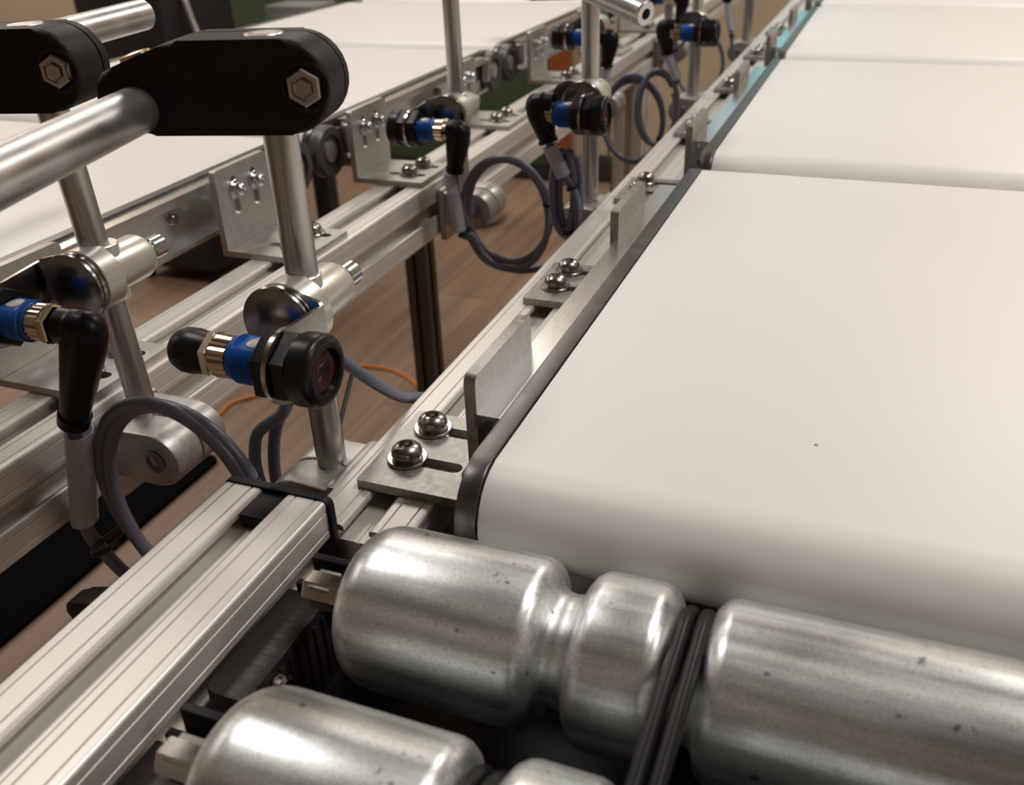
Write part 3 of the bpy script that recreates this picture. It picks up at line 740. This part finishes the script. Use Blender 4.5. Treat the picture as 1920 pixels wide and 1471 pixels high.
# ------------------------------------------------------------ black swivel clamps and cross tubes on the posts
def swivel_clamp(label):
    """origin: post axis, z of the clamp's underside; long arm towards -x"""
    t = thing('tube_clamp', label, 'clamp', (0, 0, 0), 0, 'black plastic tube clamps')
    P = []
    for k in range(15): a = -PI / 2 + PI * k / 14; P.append((10 + 15.2 * math.cos(a), 15.8 + 15.8 * math.sin(a)))
    P += [(-26, 31.6), (-30, 31.0), (-34, 29.5), (-51, 23.5), (-56, 21.5), (-59, 18), (-60, 13), (-58.5, 8), (-54, 4), (-45, .6), (-40, 0)]
    for y0, y1 in ((-14, 4.6), (5.6, 12)):
        b = new(); prism(b, P, 'y', y0, y1)
        es = [e for e in b.edges if abs(e.verts[0].co.y - e.verts[1].co.y) < .01 and ((y0 < 0 and abs(e.verts[0].co.y - y0) < .01) or (y0 > 0 and abs(e.verts[0].co.y - y1) < .01))]
        bmesh.ops.bevel(b, geom=es, offset=2.4, segments=4, affect='EDGES', profile=.5)
        obj('clamp_half', b, 'black', t, sharp=40)
    b = new(); prism(b, [(p * .97, 1 + q * .94) for p, q in P], 'y', 4.4, 5.8); obj('seam', b, 'dark', t)
    b = new(); ringz(b, (17, -14.4, 16.2), (0, -1, 0), .6, 7, 8.6, 32, .2); obj('recess_ring', b, 'blackg', t)
    b = new(); lathe(b, [(0, 6.0), (.6, 6.5), (3.2, 6.5), (3.8, 5.9), (3.8, 4.3), (3.0, 4.2), (3.0, 3.6), (4.1, 3.5), (4.4, 3), (4.4, 0)], (17, -13.2, 16.2), (0, -1, 0), 24, poly=6); obj('nut', b, 'screw', t, 'shiny hexagon nut with bolt end')
    b = new(); lathe(b, [(0, 7), (.5, 6.6), (.6, 0)], (0, -1, 31.4), (0, 0, 1), 32); obj('tube_end', b, 'turned', t)
    b = new(); lathe(b, [(0, 6), (1.8, 5.6), (2.4, 3.2), (1.6, 3), (1.6, 0)], (-48, -1, 24.0), (-.3, 0, 1), 28); obj('top_bolt', b, 'gold', t)
    return t
sc = swivel_clamp('black plastic tube clamp on top of the nearest right-hand post, gripping the foreground tube'); index()
sc.location = W(PR_[0][0], PR_[0][1], 94); sc.rotation_euler = (0, 0, math.radians(14))
dup(sc, (PL_[0][0] - 2.5, PL_[0][1] - 5, 94), 'black plastic tube clamp on top of the nearest left-hand post, cut by the left edge')
for k in (1, 2, 3):
    dup(sc, (PR_[k][0], PR_[k][1], 94), 'black plastic tube clamp on top of the ' + pos_txt[('R', k)] + ' post'); dup(sc, (PL_[k][0], PL_[k][1], 94), 'black plastic tube clamp on top of the ' + pos_txt[('L', k)] + ' post')
def ctube(p0, p1, r, label, hexend=False):
    p0 = Vector(p0); p1 = Vector(p1); d = (p1 - p0)
    t = thing('cross_tube', label, 'tube', tuple(p0), 0, 'aluminium cross tubes')
    b = new(); Lg = d.length
    lathe(b, [(7, 0), (7, 3.3), (0, 3.5), (0, r - 1), (1, r), (Lg - 1, r), (Lg, r - 1), (Lg, 0)], (0, 0, 0), d, 48) if hexend else lathe(b, [(0, r - 1), (1, r), (Lg - 1.5, r), (Lg, r - 1.5)], (0, 0, 0), d, 48)
    obj('tube', b, 'tube', t)
    if hexend:
        b = new(); lathe(b, [(6.2, 3.2), (6.6, 3.2), (6.8, 0)], (0, 0, 0), d, 24); obj('hex_socket', b, 'black', t, 'dark hexagonal socket hole')
    return t
T0 = Vector((-247, 272, 103)); D = Vector((-247, 279, 103)) - Vector((-221.5, 179.5, 103))
ctube(tuple(T0 - D * 2.6), tuple(T0 + D * .02), 8, 'thick aluminium tube in the upper left foreground, plugged into the black clamp')
b = new(); lathe(b, [(-9, 8.35), (0, 8.35)], tuple(T0 - D.normalized() * .5), tuple(D), 40)
ctube((-380, 276, 106), (-390, 436, 110), 8, 'shiny aluminium tube sticking out behind the left black clamp at the top left')
b.free()
ctube((-148, 605, 91), (-196, 633, 103.5), 8, 'aluminium rod with a hexagonal hole in its end, beside the second right post', True)

M_sheet = mat('matt_black', (.003, .003, .003), 0, .95, spec=.05)
b = new(); prism(b, rounded(-1750, -1157, 250, 1240, 20), 'z', -ZO, -ZO + 9)  # thin flat black sheet covering part of the floor
tag(obj('floor_sheet', b, M_sheet), 'flat black sheet lying on the wood floor below the left conveyor line', 'mat')
# ------------------------------------------------------------ small things low down
def cable_thing(name, pts, r, m, label):
    b = new(); tube(b, pts, r, 10); return tag(obj(name, b, m), label, 'cable')
cable_thing('floor_cable', [(-1500, 1000, -846), (-1290, 1330, -846), (-1276, 1440, -846), (-1220, 1510, -846), (-1160, 1620, -846), (-1110, 1675, -846), (-1050, 1692, -846), (-985, 1685, -846), (-900, 1630, -846), (-820, 1500, -846), (-780, 1200, -846)], 4, 'orange', 'orange cable lying on the brown floor between the two conveyor lines')
cable_thing('thin_cable', [(-330, 500, -140), (-300, 420, -150), (-262, 330, -135), (-235, 310, -90), (-214, 300, -66)], 1.6, 'bcable', 'thin black cable passing below the nearest right-hand post')
cable_thing('thin_cable', [(-300, 1068, -70), (-480, 1700, -300), (-640, 2300, -520), (-660, 2310, -848)], 2.5, 'bcable', 'thin dark cable hanging down in front of the beige back wall')
b = new(); prism(b, [(-282, -86), (-281, -82), (-276, -80), (-219, -62), (-219, -76), (-275, -91), (-280, -90)], 'y', 196, 207, bev=1.5)
tag(obj('clamp_lever', b, 'black'), 'tip of a black plastic lever poking out left of the foreground rail', 'lever')
t = thing('parts_bag', 'pale plastic bag with a yellow label on the floor beyond the second left post', 'bag', (-1250, 2760, -ZO))
b = new(); lathe(b, [(0, 60), (10, 95), (60, 105), (110, 80), (140, 30), (150, 0)], (0, 0, 0), (0, 0, 1), 20); obj('bag', b, 'clearbag', t)
b = new(); box(b, -45, 25, -112, -104, 40, 105, 1); obj('label_card', b, 'yellow', t)

t = thing('display_screen', 'glowing pale blue and teal wall screen at the far end, above the frame', 'screen', (-440, 3288, 230))
b = new(); box(b, -330, 330, -28, 0, -20, 760, 6); obj('screen_frame', b, 'black', t)
for nm, c, z0, z1 in (('teal_panel', (.10, .75, .72), 0, 230), ('pale_panel', (.62, .76, .80), 232, 740)):
    mm = mat(nm, (.02, .02, .02)); pb = mm.node_tree.nodes['Principled BSDF']
    pb.inputs['Emission Color'].default_value = (*c, 1); pb.inputs['Emission Strength'].default_value = 1.0
    b = new(); box(b, -310, 310, -31, -28, z0, z1); obj('screen_area', b, mm, t)
# dark things beyond the left conveyor line
t = thing('equipment_case', 'large black case with rounded corners behind the left conveyor line, top left of the photo', 'case', (-1860, 2150, -ZO))
b = new(); box(b, -165, 125, -150, 150, 40, 980, 22, seg=4); obj('case_body', b, 'dark', t)
b = new(); box(b, -165, 125, -158, -152, 560, 566, 0); box(b, -120, 80, -172, -150, 420, 440, 3); obj('door_handle', b, 'black', t)
for x in (-140, 100):
    for y in (-125, 125): b = new(); cyl(b, (x, y, 0), (0, 0, 1), 42, 16, 20, 2); obj('foot', b, 'black', t)
t = thing('monitor_arm', 'bent pale metal bracket arm in front of the black case, top left of the photo', 'bracket', (-1700, 2080, -ZO))
b = new(); tube(b, [(-35, 0, 775), (-22, 0, 770), (-8, 0, 715), (6, 0, 680), (35, 0, 672), (140, 0, 672)], 8, 12); obj('arm', b, 'lbracket', t)
b = new(); box(b, 100, 150, -30, 30, 0, 672, 3); obj('stand', b, 'dark', t)
t = thing('storage_cabinet', 'black cabinet standing just left of the large black case at the top left', 'cabinet', (-2130, 2350, -ZO))
b = new(); box(b, -60, 60, -120, 120, 0, 1000, 8); obj('cabinet_body', b, 'dark', t)
b = new(); box(b, -50, 50, -126, -120, 40, 960, 2); obj('cabinet_door', b, 'black', t)
t = thing('control_box', 'small grey box behind the far edge of the left conveyor line', 'box', (-1480, 2240, -ZO))
b = new(); box(b, -75, 75, -60, 60, 560, 745, 5); obj('box_body', b, 'grey', t)
b = new(); box(b, -25, 25, -25, 25, 0, 560, 2); obj('box_stand', b, 'dark', t)
b = new(); box(b, -55, 55, -66, -60, 580, 725, 2); obj('box_door', b, 'grey', t)
